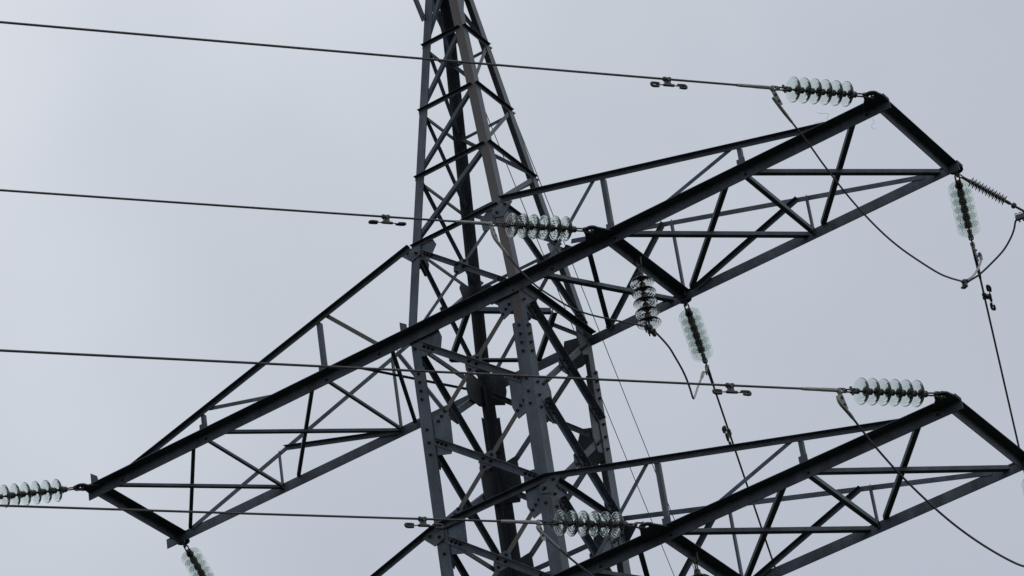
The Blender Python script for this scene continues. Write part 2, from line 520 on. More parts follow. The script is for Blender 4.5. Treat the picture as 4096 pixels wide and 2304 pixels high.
# gussets at the top chord level, inside the leg flange and outside for the arm's top chord
z = Z_UP[0]; h = half(z)
for k in range(4):
    p1 = fplate('gusset_plate', k, [(-h + u, z + v) for u, v in [(.05, -.02), (.26, -.03), (.30, -.12), (.24, -.215), (.05, -.19)]], -.0115, .009)
    p2 = fplate('gusset_plate', k, [(h + u, z + v) for u, v in [(-.05, -.03), (-.20, -.03), (-.285, -.10), (-.26, -.26), (-.20, -.29), (-.05, -.16)]], -.0115, .009)
    a2, d2, b2, sp = INB[(k, 0)]
    for q in range(2):
        fbolt(k, a2[0] + d2.x * (.0 + .07 * q), a2[1] + d2.y * (.0 + .07 * q), -.011, p2)
for k in (0, 2):
    for zz, extra in ((Z_UP[0], 0), (Z_LOW[2], 0)):
        h = half(zz); sgn = 1
        # k=0: right arm = +u ; k=2: mirrored
        for s in (-1, 1):
            poly = [(s * (h - .11), zz - .045), (s * (h + .02), zz - .03), (s * (h + .07), zz + .0), (s * (h + .15), zz - .07), (s * (h + .02), zz - .215), (s * (h - .105), zz - .17)]
            p = fplate('gusset_plate', k, poly, .012, .009)
            fbolt(k, s * (h - .05), zz - .13, .014, p)
            fbolt(k, s * (h + .06), zz - .075, .021, p)

# horizontals at the cross arm levels on the side faces, and plan bracing
for zz, pl in ((Z0, True), (Z_LOW[2], False), (Z_LOW[3], True)):
    h = half(zz)
    for k in range(4):
        if zz == Z_LOW[2] or k in (1, 3):
            fbar('horizontal_brace', k, (-h + .0, zz), (h - .02, zz), .013, (0, 0, -1), (0, 1, 0), 0.062, 0.007, M_DARK)
    if pl:
        mids = [Vector((0.03, -h + .03, zz - .03)), Vector((h - .03, 0, zz - .03)), Vector((0, h - .03, zz - .03)), Vector((-h + .03, 0, zz - .03))]
        for i in range(4):
            a, b = mids[i], mids[(i + 1) % 4]
            ax = (b - a).normalized(); a = a + ax * (0.02); b = b - ax * 0.02
            angle_bar('plan_brace', a, b, (0, 0, 1), Vector((0, 0, 1)).cross(ax) * (1 if i in (0, 2, 3) else -1), 0.055, 0.006, M_STEEL, TOWER)

# ------------------------------------------------------------------ cross arms
YC = 0.514 * W
def cross_arms(zr, xt, x1, x2, xl, xl1, xl2, zR, zL, zB, xaL, xeR):
    Z = zr
    w = 0.122; t = 0.011
    zhr = Z + zB * W
    EX = .02
    # lower chords, one length through the tower
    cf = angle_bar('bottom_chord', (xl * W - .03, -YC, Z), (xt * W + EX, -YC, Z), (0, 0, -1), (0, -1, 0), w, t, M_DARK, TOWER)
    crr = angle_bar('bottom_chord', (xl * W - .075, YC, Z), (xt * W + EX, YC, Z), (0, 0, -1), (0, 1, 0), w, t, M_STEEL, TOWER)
    # end beams and inner beam
    for x in (xt * W, x1 * W, xl * W + .20):
        xx = x - .11 if x != x1 * W else x - .06
        angle_bar('end_beam', (xx, -YC + .004, Z - .004), (xx, YC - .004, Z - .004), (0, 0, -1), (1, 0, 0), 0.115, 0.010, M_DARK, TOWER)
    # top chords
    for s in (1, -1):
        xe = (xeR if s > 0 else 3.31) * W; xer = (3.47 if s > 0 else 3.40) * W
        x0 = 0.46 * W
        yf = -0.508 * W
        # front
        zhs = Z + (zR if s > 0 else zL) * W
        zf = lambda x: Z + (zhs - Z) * (xe - abs(x)) / (xe - x0)
        zr_ = lambda x: Z + (zhr - Z) * (xer - abs(x)) / (xer - x0)
        wf = 0.056
        xa = x0 + .02 if s > 0 else xaL
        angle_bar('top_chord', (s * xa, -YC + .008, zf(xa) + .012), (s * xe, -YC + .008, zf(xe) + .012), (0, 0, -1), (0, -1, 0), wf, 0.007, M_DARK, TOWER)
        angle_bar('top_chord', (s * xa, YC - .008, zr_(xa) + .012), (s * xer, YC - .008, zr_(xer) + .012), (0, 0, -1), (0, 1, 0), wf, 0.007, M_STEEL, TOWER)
        X1 = (x1 if s > 0 else xl1) * W; X2 = (x2 if s > 0 else xl2) * W; X3 = (xt if s > 0 else xl) * W
        yi = -YC + .009; yr = YC - .009
        # posts
        for X in (X1, X2):
            wp = .052 if X == X1 else .046
            angle_bar('post', (X + .02, yi, Z - .02), (X + .02, yi, zf(X) - .035), (-1, 0, 0), (0, 1, 0), wp, .006, M_STEEL, TOWER)
            angle_bar('post', (X + .02, yr, Z - .08), (X + .02, yr, zr_(X) - .0), (-1, 0, 0), (0, -1, 0), wp * .8, .006, M_STEEL, TOWER)
        # face diagonals
        for (xt_, xb_) in ((abs(X1) - .12, .72 * W), (abs(X2) - .10, abs(X1) + .24 * W)):
            a = Vector((s * xt_, yi + .007, zf(xt_) - .03)); b = Vector((s * xb_, yi + .007, Z - .03))
            a.z += .03; b.z += .03
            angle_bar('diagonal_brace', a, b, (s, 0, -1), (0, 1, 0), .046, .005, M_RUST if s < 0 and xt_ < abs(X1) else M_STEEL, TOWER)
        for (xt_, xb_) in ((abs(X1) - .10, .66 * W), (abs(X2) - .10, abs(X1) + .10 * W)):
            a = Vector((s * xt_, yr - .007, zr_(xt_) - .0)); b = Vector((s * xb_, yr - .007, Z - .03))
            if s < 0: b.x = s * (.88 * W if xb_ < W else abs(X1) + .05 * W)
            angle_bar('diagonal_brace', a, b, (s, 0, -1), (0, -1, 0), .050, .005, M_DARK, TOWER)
        # plan bracing of the bottom plane
        dirs = []
        if s > 0:
            dirs = [(.72, 1.26), (1.12, .65), (1.46, 2.47), (2.36, 1.41), (2.56, 3.60), (3.44, 2.58)]
        else:
            dirs = [(-1.10, -.60), (-.657, -1.147), (-1.43, -2.33), (-2.32, -1.30), (-2.60, -3.43), (-3.40, -2.47)]
        ff = X1 * 0
        for i, (xa_, xb_) in enumerate(dirs):
            a = Vector((xa_ * W, -YC + .012, 0)); b = Vector((xb_ * W, YC - .012, 0))
            outw = (i % 2 == 0) if s > 0 else (i % 2 == 1)
            ww = .046 if s > 0 else .034
            if outw:
                zz = Z - .058
                a.z = b.z = zz
                angle_bar('plan_brace', a, b, (0, 0, 1), (-1, .5, 0), ww, .005, M_STEEL, TOWER, w2=ww * 1.25)
            else:
                zz = Z - .006
                a.z = b.z = zz
                angle_bar('plan_brace', a, b, (0, 0, 1), (1, .3, 0), ww, .005, M_DARK, TOWER, w2=ww * 1.2)
        # strut at the second panel point (and first on the left arm)
        for X in ([X2] if s > 0 else [X1, X2]):
            angle_bar('strut', (X + .02, -YC + .012, Z - .06), (X + .02, YC - .012, Z - .06), (0, 0, 1), (-1, 0, 0), .052 if s > 0 else .034, .005, M_STEEL, TOWER)
    # eye plates
    for (X, sy, hx, hy) in ((xt, -1, xt * W - .084, -.908), (x1, -1, x1 * W - .10, -.965), (xl, -1, xl * W - .01, -.870),
                            (xt, 1, xt * W - .068, .836), (x1, 1, x1 * W - .077, .829), (xl, 1, xl * W + .05, .860)):
        r = .080; rh = .027
        cx, cy = hx, hy
        base = sy * YC
        lo, hi = cx - .20, cx + .20
        if X == xt: hi = xt * W + EX
        if X == xl: lo = xl * W - .03
        out = [(lo, base + sy * .0), (lo + .02, base + sy * .06)]
        arc = []
        for i in range(17):
            an = math.pi * (1 - i / 16)
            arc.append((cx + r * math.cos(an), cy + sy * r * math.sin(an)))
        out += arc + ([(hi - .004, base + sy * .118), (hi - .004, base)] if X == xt else [(hi - .02, base + sy * .06), (hi, base)])
        # ring polygon with a hole: quads between outline samples and the hole
        m = len(out)
        hole = []
        for (px, py) in out:
            an = math.atan2(py - cy, px - cx); hole.append((cx + rh * math.cos(an), cy + rh * math.sin(an)))
        g = Geo(); zt, zb = Z - .0125, Z - .0265
        v = [Vector((x, y, zt)) for x, y in out] + [Vector((x, y, zt)) for x, y in hole] + [Vector((x, y, zb)) for x, y in out] + [Vector((x, y, zb)) for x, y in hole]
        f = []
        for i in range(m):
            j = (i + 1) % m
            f += [(i, j, m + j, m + i), (2 * m + i, 3 * m + i, 3 * m + j, 2 * m + j), (i, 2 * m + i, 2 * m + j, j), (m + i, m + j, 3 * m + j, 3 * m + i)]
        g.add(v, f)
        g.obj('eye_plate', M_DARK, TOWER)
    # plates standing on the front chord at the panel points
    for X, poly in ((x1 * W, [(-.05, 0), (-.05, .15), (.045, .15), (.045, 0)]), (x2 * W, [(-.05, 0), (-.05, .15), (.045, .15), (.045, 0)]),
                    (xl1 * W, [(-.07, 0), (-.06, .15), (.045, .15), (.045, 0)]), (xl2 * W, [(-.06, 0), (-.05, .15), (.045, .15), (.045, 0)]),
                    (-.535 * W, [(-.05, 0), (-.045, .20), (.035, .14), (.04, 0)]), (xl * W + .01, [(0, 0), (.0, .22), (.085, .15), (.12, 0)])):
        g = Geo(); plate(g, [Vector((X + u, -YC + .0005, Z + .001 + v)) for u, v in poly], (0, 1, 0), .008)
        g.obj('gusset_plate', M_DARK, TOWER)
    # chord bolts
    for X in (x1, x2, xt - .2, xl1, xl2, xl + .3, .8, -.8):
        BOLTS.append((Vector((X * W + .03, -YC - t, Z - .07)), Vector((0, -1, 0)), cf))
    return cf, crr

cross_arms(Z0, 3.7353, 1.3595, 2.5082, -3.6128, -1.2999, -2.4746, .785, .74, .92, .545, 3.36)
cross_arms(Z_LOW[3], 3.7619, 1.3986, 2.5315, -3.62, -1.30, -2.48, .868, .875, .95, .69, 3.40)

# bracket carrying the earth wires near the top (its lower end shows on the left leg)
for sx in (-1, 1):
    zt = Z_UP[3] + (.36 if sx < 0 else 1.0)
    for sy in (-1, 1):
        hh = half(zt)
        a = Vector((sx * (hh - .035), sy * (hh + .014), zt)); b = Vector((sx * .60, sy * .13, zl(4.32)))
        angle_bar('earth_wire_bracket', a, b, (sx, 0, 0), (0, sy, 0), .062, .006, M_STEEL, TOWER)
    angle_bar('earth_wire_bracket', (sx * .05, -.02, zl(4.42)), (sx * .66, -.02, zl(4.40)), (0, 0, -1), (0, 1, 0), .06, .006, M_STEEL, TOWER)

# ---- bolts
def bolt_mesh():
    g = Geo()
    lathe(g, [(0, .019), (.003, .019)], (0, 0, 0), (0, 0, 1), 12)
    hexp = [(.0155 * math.cos(rad(60 * i)), .0155 * math.sin(rad(60 * i))) for i in range(6)]
    prism(g, hexp, (0, 0, .003), (0, 0, .018), Vector((1, 0, 0)), Vector((0, 1, 0)))
    lathe(g, [(.018, .009), (.030, .009), (.032, .007)], (0, 0, 0), (0, 0, 1), 8)
    return g
BG = bolt_mesh()
bme = mesh_of('bolt', BG.v, BG.f); bme.materials.append(M_BOLT)
def in_view(p):
    d = p - CAM; z = d.dot(FWD); x = d.dot(RGT) / z * 15528 / 2048; y = d.dot(DWN) / z * 15528 / 1152
    return abs(x) < 1 and abs(y) < 1
def rank(b):
    p, n, _ = b
    v = (CAM - p).normalized()
    return (0 if in_view(p) else 1, 0 if n.dot(v) > .05 else 1, (CAM - p).length - 6 * abs(n.dot(v)))
BOLTS.sort(key=rank)
rest = Geo()
for i, (p, n, par) in enumerate(BOLTS):
    q = n.to_track_quat('Z', 'Y') @ Vector((0, 0, 0)).to_track_quat('Z', 'Y') if False else n.to_track_quat('Z', 'Y')
    mt = Matrix.Translation(p) @ q.to_matrix().to_4x4() @ Matrix.Rotation(random.random() * 2, 4, 'Z')
    if i < 100:
        o = link('bolt', bme, None, par); o.matrix_world = mt
    else:
        rest.add([mt @ v for v in BG.v], BG.f)
ro = rest.obj('bolts', M_BOLT, TOWER); ro['kind'] = 'stuff'

# ------------------------------------------------------------------ insulator strings
def hvec(deg, sl):
    a = rad(deg); v = Vector((math.sin(a), math.cos(a), -sl)); return v
GLASS = [(-.060, .040), (-.053, .050), (-.040, .074), (-.026, .098), (-.0145, .1180), (-.0070, .1255), (-.0010, .1290), (.0040, .1270), (.0040, .1215), (-.0040, .1150), (-.0095, .1080),
         (-.0060, .1010), (-.0015, .0960), (-.0075, .0905), (-.0170, .0850), (-.0120, .0775), (-.0050, .0715), (-.0110, .0655), (-.0230, .0590), (-.0200, .0520), (-.0250, .0460), (-.030, .036), (-.034, .018), (-.060, .018)]
CAP = [(-.127, .012), (-.126, .024), (-.119, .031), (-.104, .033), (-.098, .030), (-.088, .035), (-.074, .041), (-.058, .0435), (-.050, .044), (-.047, .042), (-.046, .03)]
PIN = [(-.036, .016), (-.02, .014), (.0, .010), (.016, .010), (.022, .014), (.03, .014), (.034, .006)]
def dense(prof):
    out = []
    n = len(prof)
    for i in range(n):
        p0, p1, p2, p3 = prof[i - 1], prof[i], prof[(i + 1) % n], prof[(i + 2) % n]
        out.append(p1)
        t = .5
        if i not in (n - 1, n - 2, n - 3, n - 4):
            q = tuple(0.5 * ((2 * p1[j]) + (p2[j] - p0[j]) * t + (2 * p0[j] - 5 * p1[j] + 4 * p2[j] - p3[j]) * t * t + (3 * p1[j] - p0[j] - 3 * p2[j] + p3[j]) * t ** 3) for j in (0, 1))
            out.append(q)
    return out
gg = Geo(); lathe(gg, dense(GLASS), (0, 0, 0), (1, 0, 0), 56, closed=True)
ME_GLASS = mesh_of('glass_disc', gg.v, gg.f, True, 89); ME_GLASS.materials.append(M_GLASS)
gg = Geo(); lathe(gg, CAP, (0, 0, 0), (1, 0, 0), 24)
ME_CAP = mesh_of('metal_cap', gg.v, gg.f, True, 40); ME_CAP.materials.append(M_IRON)
gg = Geo(); lathe(gg, PIN, (0, 0, 0), (1, 0, 0), 14)
ME_PIN = mesh_of('pin', gg.v, gg.f, True, 40); ME_PIN.materials.append(M_LINK)
ME_OLD = ME_GLASS.copy(); ME_OLD.name = 'smoky_glass_disc'; ME_OLD.materials.clear(); ME_OLD.materials.append(M_OLD)
def stadium(x0, x1, hw, b, n=7):
    """closed loop in the plane of x and b"""
    pts = []
    b = Vector(b)
    for i in range(n):
        a = rad(90 + 180 * i / (n - 1)); pts.append(Vector((x0 + hw + hw * math.cos(a), 0, 0)) + b * (hw * math.sin(a)))
    for i in range(n):
        a = rad(-90 + 180 * i / (n - 1)); pts.append(Vector((x1 - hw + hw * math.cos(a), 0, 0)) + b * (hw * math.sin(a)))
    return pts
def chain_link(x0, x1, hw, b, r=.0085):
    g = Geo(); tube(g, stadium(x0, x1, hw, b), r, 8, closed=True); return g

def insulator_string(start, u, label, n=6, d0=.31, glass=None, tail=True, group='glass insulator strings on the pylon'):
    u = Vector(u).normalized()
    root = empty('insulator_string', start, label, 'insulator', group)
    a, b, c = frame(u)
    root.matrix_world = Matrix.Translation(Vector(start)) @ Matrix((a, b, c)).transposed().to_4x4()
    Y = Vector((0, 1, 0)); Zv = Vector((0, 0, 1))
    def part(name, g, mat, smooth=True):
        o = g.obj(name, mat, root, smooth=smooth, angle=50); return o
    # shackle through the eye plate, then a link to the first cap
    cap0 = d0 - .127
    g = Geo()
    sh = [Vector((.105, 0, .026)), Vector((.03, 0, .026))] if False else None
    tube(g, stadium(-.014, .098, .027, Y), .010, 8, closed=True)
    lathe(g, [(-.042, .011), (-.034, .016), (-.026, .016), (.03, .011), (.040, .011)], (-.004, 0, 0), (0, 1, 0), 10)
    part('shackle', g, M_LINK)
    part('chain_link', chain_link(.078, max(cap0 + .008, .12), .021, Zv, .0085), M_LINK)
    for i in range(n):
        d = link('glass_disc', glass or ME_GLASS, None, root); d.location = (d0 + .127 * i, 0, 0)
        d.rotation_euler = (random.random() * 6, 0, 0)
        cp_ = link('metal_cap', ME_CAP, None, d)
        pn = link('pin', ME_PIN, None, d)
    xe = d0 + .127 * (n - 1)
    if tail:
        g = Geo()
        lathe(g, [(.024, .012), (.028, .026), (.040, .029), (.055, .027), (.066, .018), (.085, .014)], (xe, 0, 0), (1, 0, 0), 14)
        box(g, (xe + .092, .018, 0), Vector((1, 0, 0)), Y, Zv, .06, .008, .034)
        box(g, (xe + .092, -.018, 0), Vector((1, 0, 0)), Y, Zv, .06, .008, .034)
        lathe(g, [(-.042, .013), (-.03, .013), (-.028, .008), (.03, .008), (.032, .014), (.044, .014)], (xe + .105, 0, 0), (0, 1, 0), 8)
        part('socket_clevis', g, M_LINK)
        part('chain_link', chain_link(xe + .095, xe + .185, .021, Zv, .008), M_LINK)
        part('chain_link', chain_link(xe + .165, xe + .262, .021, Y, .008), M_LINK)
    return root, a, b, c

# attachment points
AT = {
 'tipF': (Vector((5.1455, -.9078, Z0 - .0196)), hvec(-150.6, .1375)),
 'inF': (Vector((1.8019, -.9610, Z0 - .0196)), hvec(-150.6, .1285)),
 'lfF': (Vector((-5.0684, -.8696, Z0 - .0196)), hvec(-149.6, .27)),
 'ltF': (Vector((5.1982, -.9302, Z_LOW[3] - .0196)), hvec(-150.6, .1287)),
 'liF': (Vector((1.8491, -1.010, Z_LOW[3] - .0196)), hvec(-150.6, .122)),
 'tipR': (Vector((5.1613, .8355, Z0 - .0196)), hvec(-21.5, .14)),
 'inR': (Vector((1.8259, .8286, Z0 - .0196)), hvec(-21.0, .12)),
 'lfR': (Vector((-5.0083, .8595, Z0 - .0196)), hvec(-19.0, .14)),
 'ltR': (Vector((5.1982, .86, Z_LOW[3] - .0196)), hvec(-21.5, .14)),
 'liR': (Vector((1.8491, .86, Z_LOW[3] - .0196)), hvec(-21.0, .12)),
}
LBL = {
 'tipF': 'glass disc string pulling left from the top right corner of the upper arm',
 'inF': 'glass disc string crossing in front of the rusty leg, on the upper arm',
 'lfF': 'glass disc string at the left edge, on the left arm tip',
 'ltF': 'glass disc string pulling left from the lower arm tip at right',
 'liF': 'glass disc string at bottom centre, in front of the lower arm',
 'tipR': 'steep pale glass string below the upper right arm tip, beside the grey shed insulator',
 'inR': 'steep pale glass string at mid right, below the inner beam of the upper arm',
 'lfR': 'steep pale glass string below the left arm tip, cut by the bottom edge',
 'ltR': 'pale glass string cut by the right edge, below the lower arm tip',
}
for key in LBL:
    insulator_string(AT[key][0], AT[key][1], LBL[key])

# ------------------------------------------------------------------ conductors
GC = 'power lines tied to the pylon'
def line_pts(a, u, s0, s1, k, n=40):
    h = Vector((u.x, u.y, 0)); hl = h.length; sl = -u.z
    return [a + h * s + Vector((0, 0, -sl * s + k * s * s)) for s in [s0 + (s1 - s0) * (i / n) ** 1.5 for i in range(n + 1)]]
def power_line(key, label, s1=70, k=.0004, r=.0112, paddle=None, sleeve=.40, dark=False):
    a, u = AT[key]
    s0 = 1.2
    root = empty('power_line', a + Vector((u.x, u.y, u.z)) * s0, label, 'power line', GC)
    off = -Vector(root.location)
    def mk(name, g, mat): 
        return g.obj(name, mat, root, smooth=True, angle=45, xf=Matrix.Translation(off))
    g = Geo(); tube(g, line_pts(a, u, s0 + .1, s1, k), r, 8); mk('cable', g, M_CABLE)
    pts = line_pts(a, u, s0 - .02, s0 + sleeve, k, 12)
    g = Geo(); tube(g, pts, [.019] * 8 + [.017] * 4 + [.0145], 8); mk('sleeve', g, M_DARK if dark else M_SLEEVE)
    # eye of the dead-end clamp
    g = Geo(); un = u.normalized(); A, B, C_ = frame(un)
    loop = [Vector(a + un * (s0 - .03)) + un * (.022 * math.cos(t_)) + B * (.022 * math.sin(t_)) for t_ in [2 * math.pi * i / 14 for i in range(14)]]
    tube(g, loop, .009, 8, closed=True); mk('clamp_eye', g, M_LINK)
    if paddle:
        p0 = a + un * (s0 + .0); pd = Vector(paddle); A2, B2, C2 = frame(pd, un)
        g = Geo()
        lathe(g, [(0, .024), (.03, .026), (.05, .02)], p0 - A2 * .02, A2, 12)
        box(g, p0 + A2 * .11, A2, B2, C2, .17, .042, .014)
        o = mk('terminal_paddle', g, M_SLEEVE)
        g = Geo()
        for q in (.075, .145):
            lathe(g, [(-.02, .008), (-.016, .014), (.016, .014), (.018, .009), (.026, .009)], p0 + A2 * q, C2, 6)
        g.obj('bolt', M_BOLT, o, xf=Matrix.Translation(off))
    return root

J_OUT = [(4.557, -1.947, 24.029), (4.563, -1.791, 23.947), (4.581, -1.383, 23.75), (4.59, -1.15, 23.613), (4.605, -0.8, 23.445), (4.618, -0.497, 23.341), (4.632, -0.165, 23.27), (4.645, 0.134, 23.245), (4.659, 0.464, 23.255), (4.678, 0.912, 23.296), (4.689, 1.19, 23.359), (4.703, 1.51, 23.461)]
J_B1 = [(4.703, 1.51, 23.461), (4.714, 1.767, 23.652), (4.722, 1.971, 23.865), (4.727, 2.071, 24.003), (4.727, 2.089, 24.063), (4.726, 2.059, 24.094)]
J_B2 = [(4.689, 1.524, 23.433), (4.761, 1.541, 23.463), (4.87, 1.571, 23.503), (5.029, 1.595, 23.589), (5.172, 1.608, 23.676), (5.281, 1.599, 23.767), (5.348, 1.582, 23.839), (5.395, 1.557, 23.905), (5.43, 1.557, 23.935)]
J_IA = [(1.218, -1.993, 24.099), (1.225, -1.976, 23.995), (1.251, -1.908, 23.901), (1.296, -1.791, 23.744), (1.341, -1.673, 23.619), (1.398, -1.527, 23.506), (1.491, -1.284, 23.406), (1.542, -1.152, 23.368), (1.614, -0.966, 23.35), (1.724, -0.681, 23.366), (1.853, -0.346, 23.397), (1.906, -0.209, 23.403)]
J_IB = [(1.834, 0.093, 23.472), (1.764, 0.391, 23.521), (1.721, 0.574, 23.506), (1.669, 0.792, 23.473), (1.64, 0.916, 23.413), (1.622, 0.992, 23.333), (1.608, 1.052, 23.253), (1.581, 1.165, 23.356), (1.539, 1.341, 23.555), (1.489, 1.556, 23.781), (1.447, 1.73, 23.972)]
J_LO = [(4.608, -2.001, 20.473), (4.609, -1.979, 20.405), (4.614, -1.809, 20.341), (4.62, -1.618, 20.244), (4.627, -1.402, 20.149), (4.64, -0.993, 20.015), (4.656, -0.479, 19.909), (4.67, -0.03, 19.859), (4.685, 0.449, 19.854), (4.7, 0.948, 19.89), (4.712, 1.323, 19.953), (4.73, 1.65, 20.08), (4.74, 1.9, 20.30)]
J_LI = [(1.261, -2.054, 20.515), (1.266, -2.041, 20.471), (1.313, -1.917, 20.37), (1.392, -1.708, 20.219), (1.469, -1.503, 20.093), (1.62, -1.05, 19.86), (1.78, -.6, 19.72), (1.90, -.21, 19.68)]

power_line('tipF', 'topmost power line, sagging from the left edge to the upper arm tip', paddle=Vector(J_OUT[1]) - Vector(J_OUT[0]) + Vector((0, 0, -.10)))
power_line('inF', 'second power line from the top, passing in front of the tower legs', paddle=(.01, .03, -.12))
power_line('ltF', 'third power line down, ending at the lower arm tip on the right', paddle=(.0, .05, -.10))
power_line('liF', 'lowest power line on the left, ending at bottom centre glass string', paddle=(.01, .03, -.12))
power_line('lfF', 'power line leaving the left arm tip beyond the left edge')
power_line('tipR', 'steep power line running down the right edge from the upper arm tip', paddle=(.0, .03, -.10), sleeve=.55, k=.0005, dark=True)
power_line('inR', 'steep power line crossing behind the lower right arm', paddle=(.03, -.10, -.14), sleeve=.32, k=.0005, dark=True)
power_line('lfR', 'power line leaving the left arm tip below the bottom edge', k=.0005, dark=True)
power_line('ltR', 'power line leaving the lower arm tip beyond the right edge', k=.0005, dark=True)

# earth wires from the tower top
GE = 'thin earth wires behind the tower'
def earth_wire(start, deg, sl, label, r=.0055):
    a = Vector(start); u = hvec(deg, sl)
    o = empty('earth_wire', a, label, 'wire', GE)
    g = Geo(); tube(g, line_pts(a, u, 0, 75, .00045, 50), r, 6); g.obj('cable', M_CABLE, o, smooth=True, xf=Matrix.Translation(-a))
    g = Geo(); tube(g, line_pts(a, u, 0, .5, .00045, 4), r * 1.8, 8); g.obj('grip', M_LINK, o, smooth=True, xf=Matrix.Translation(-a))
earth_wire((-.36 * W, .15 * W, zl(4.4)), -20.5, .08, 'left one of two thin earth wires slanting down behind the right leg')
earth_wire((-.12 * W, .15 * W, zl(4.4)), -20.5, .08, 'right one of two thin earth wires, hugging the right leg higher up')

# ------------------------------------------------------------------ jumpers
def jumper(pts, label, r=.0112, cuff_start=None, cuff_end=None, pale=None, mat=None):
    a = Vector(pts[0]); o = empty('jumper_cable', a, label, 'cable', 'slack jumper cables under the arms')
    xf = Matrix.Translation(-a)
    sp = spline(pts, 8)
    if pale:
        i = int(len(sp) * pale)
        g = Geo(); tube(g, sp[:i + 1], r, 8); g.obj('cable', M_CABLE, o, smooth=True, xf=xf)
        g = Geo(); tube(g, sp[i:], r * 1.02, 8); g.obj('cable', M_PALE, o, smooth=True, xf=xf, label='newer pale stretch of the cable')
    else:
        g = Geo(); tube(g, sp, r, 8); g.obj('cable', mat or M_CABLE, o, smooth=True, xf=xf)
    def cuff(seq):
        g = Geo(); n = len(seq); tube(g, seq, [.0185] * (n - 2) + [.016, .0135], 8); g.obj('sleeve', M_SLEEVE, o, smooth=True, angle=45, xf=xf)
    def upto(seq, L_):
        out = [seq[0]]; d = 0
        for p, q in zip(seq, seq[1:]):
            d += (q - p).length; out.append(q)
            if d > L_: break
        return out
    if cuff_start: cuff(upto(sp, cuff_start))
    if cuff_end: cuff(upto(sp[::-1], cuff_end))
    return o, xf
def conn(o, xf, p, ax, mat=M_LINK):
    """parallel groove connector joining cables"""
    A, B, C_ = frame(ax); g = Geo(); p = Vector(p)
    box(g, p, A, B, C_, .11, .034, .032); box(g, p + B * .022, A, B, C_, .08, .014, .04)
    for q in (-.04, .04):
        lathe(g, [(-.035, .013), (-.024, .013), (-.022, .008), (.025, .008), (.027, .014), (.04, .014)], p + A * q, B, 6)
    g.obj('connector', mat, o, xf=xf)
JO, xf = jumper(J_OUT, 'long slack jumper cable looping under the upper right arm', r=.0100, cuff_start=.30)
conn(JO, xf, Vector(J_OUT[-1]) + Vector((.0, .0, -.03)), Vector((.1, .2, .9)))
jumper(J_B1, 'short pale jumper loop rising to the steep string under the right tip', cuff_end=.10, r=.0118, mat=M_PALE)
JB2, xf2 = jumper(J_B2, 'jumper cable curving up to the grey shed insulator at the right edge', r=.0105)
jumper(J_IA, 'jumper cable running past the rusty leg to the hanging glass string', r=.0100, cuff_start=.34)
jumper(J_IB[:0] + [(1.906, -.209, 23.403)] + J_IB, 'jumper cable dropping from the hanging glass string to the steep inner string', cuff_end=.22, pale=.64)
jumper(J_LO, 'long jumper cable across the lower right arm', cuff_start=.30)
jumper(J_LI, 'jumper cable leaving the bottom centre string past the leg', cuff_start=.30)

# hanging strings for the inner jumpers
def hanging(x, y, ztop, label, n=5):
    root, a, b, c = insulator_string((x, y, ztop), (-.004, .003, -1), label, n=n, d0=.30, tail=False, glass=ME_OLD)
    xe = .30 + .127 * (n - 1)
    g = Geo(); X = Vector((1, 0, 0)); Y = Vector((0, 1, 0)); Zv = Vector((0, 0, 1))
    lathe(g, [(.024, .012), (.028, .024), (.045, .026), (.055, .016), (.07, .014)], (xe, 0, 0), (1, 0, 0), 12)
    inv = root.matrix_world.to_3x3().inverted()
    ax = (inv @ Vector((-.2, 1, .12))).normalized(); A, B, C_ = frame(ax, X)
    p = Vector((xe + .078, 0, 0))
    tube(g, [p - A * .13 - X * .012, p - A * .09, p, p + A * .09, p + A * .14 + X * .01], [.016, .023, .027, .024, .02], 10)
    for q in (-.05, .05):
        tube(g, [p + A * q + C_ * .03 - X * .02, p + A * q + C_ * .03 + X * .045], .008, 6)
        tube(g, [p + A * q - C_ * .03 - X * .02, p + A * q - C_ * .03 + X * .05], .008, 6)
        box(g, p + A * q, A, B, C_, .03, .03, .085)
    g.obj('suspension_clamp', M_LINK, root, smooth=True, angle=40)
    return root
hanging(1.895, -.213, Z0 - .055, 'string of dark glass discs hanging straight down from the upper arm inner beam')
hanging(1.93, -.20, Z_LOW[3] - .055, 'hanging glass string just entering at the bottom edge')

# ------------------------------------------------------------------ grey composite insulator at the far right
P0 = Vector((5.147, .957, 24.302)); P1 = Vector((5.543, 1.473, 23.918))
ci = empty('shed_insulator', P0, 'grey polymer insulator with thin sheds, beside the top right glass string', 'insulator')
ax = (P1 - P0).normalized(); A, B, C_ = frame(ax)
ci.matrix_world = Matrix.Translation(P0 - ax * .045) @ Matrix((A, B, C_)).transposed().to_4x4()
X = Vector((1, 0, 0)); Y = Vector((0, 1, 0)); Zv = Vector((0, 0, 1))
g = Geo(); tube(g, stadium(-.075, .01, .018, Zv), .008, 8, closed=True); tube(g, stadium(-.01, .075, .017, Y), .007, 8, closed=True)
lathe(g, [(.062, .012), (.075, .016), (.14, .016), (.145, .02), (.165, .02), (.17, .012)], (0, 0, 0), X, 14)
g.obj('end_fitting', M_LINK, ci, smooth=True, angle=45)
prof = [(.15, .014)]
s0, s1 = .172, .565
nS = 11; st = (s1 - s0) / (nS - 1)
for i in range(nS):
    x = s0 + st * i
    prof += [(x - .010, .0155), (x - .004, .032), (x + .003, .0555), (x + .0065, .0555), (x + .0085, .032), (x + .0115, .0155)]
    if i < nS - 1:
        y = x + st * .52
        prof += [(y - .006, .0155), (y - .002, .026), (y + .002, .040), (y + .005, .040), (y + .006, .026), (y + .008, .0155)]
prof += [(.60, .014)]
g = Geo(); lathe(g, prof, (0, 0, 0), X, 32); g.obj('shed_body', M_SILI, ci, smooth=True, angle=50)
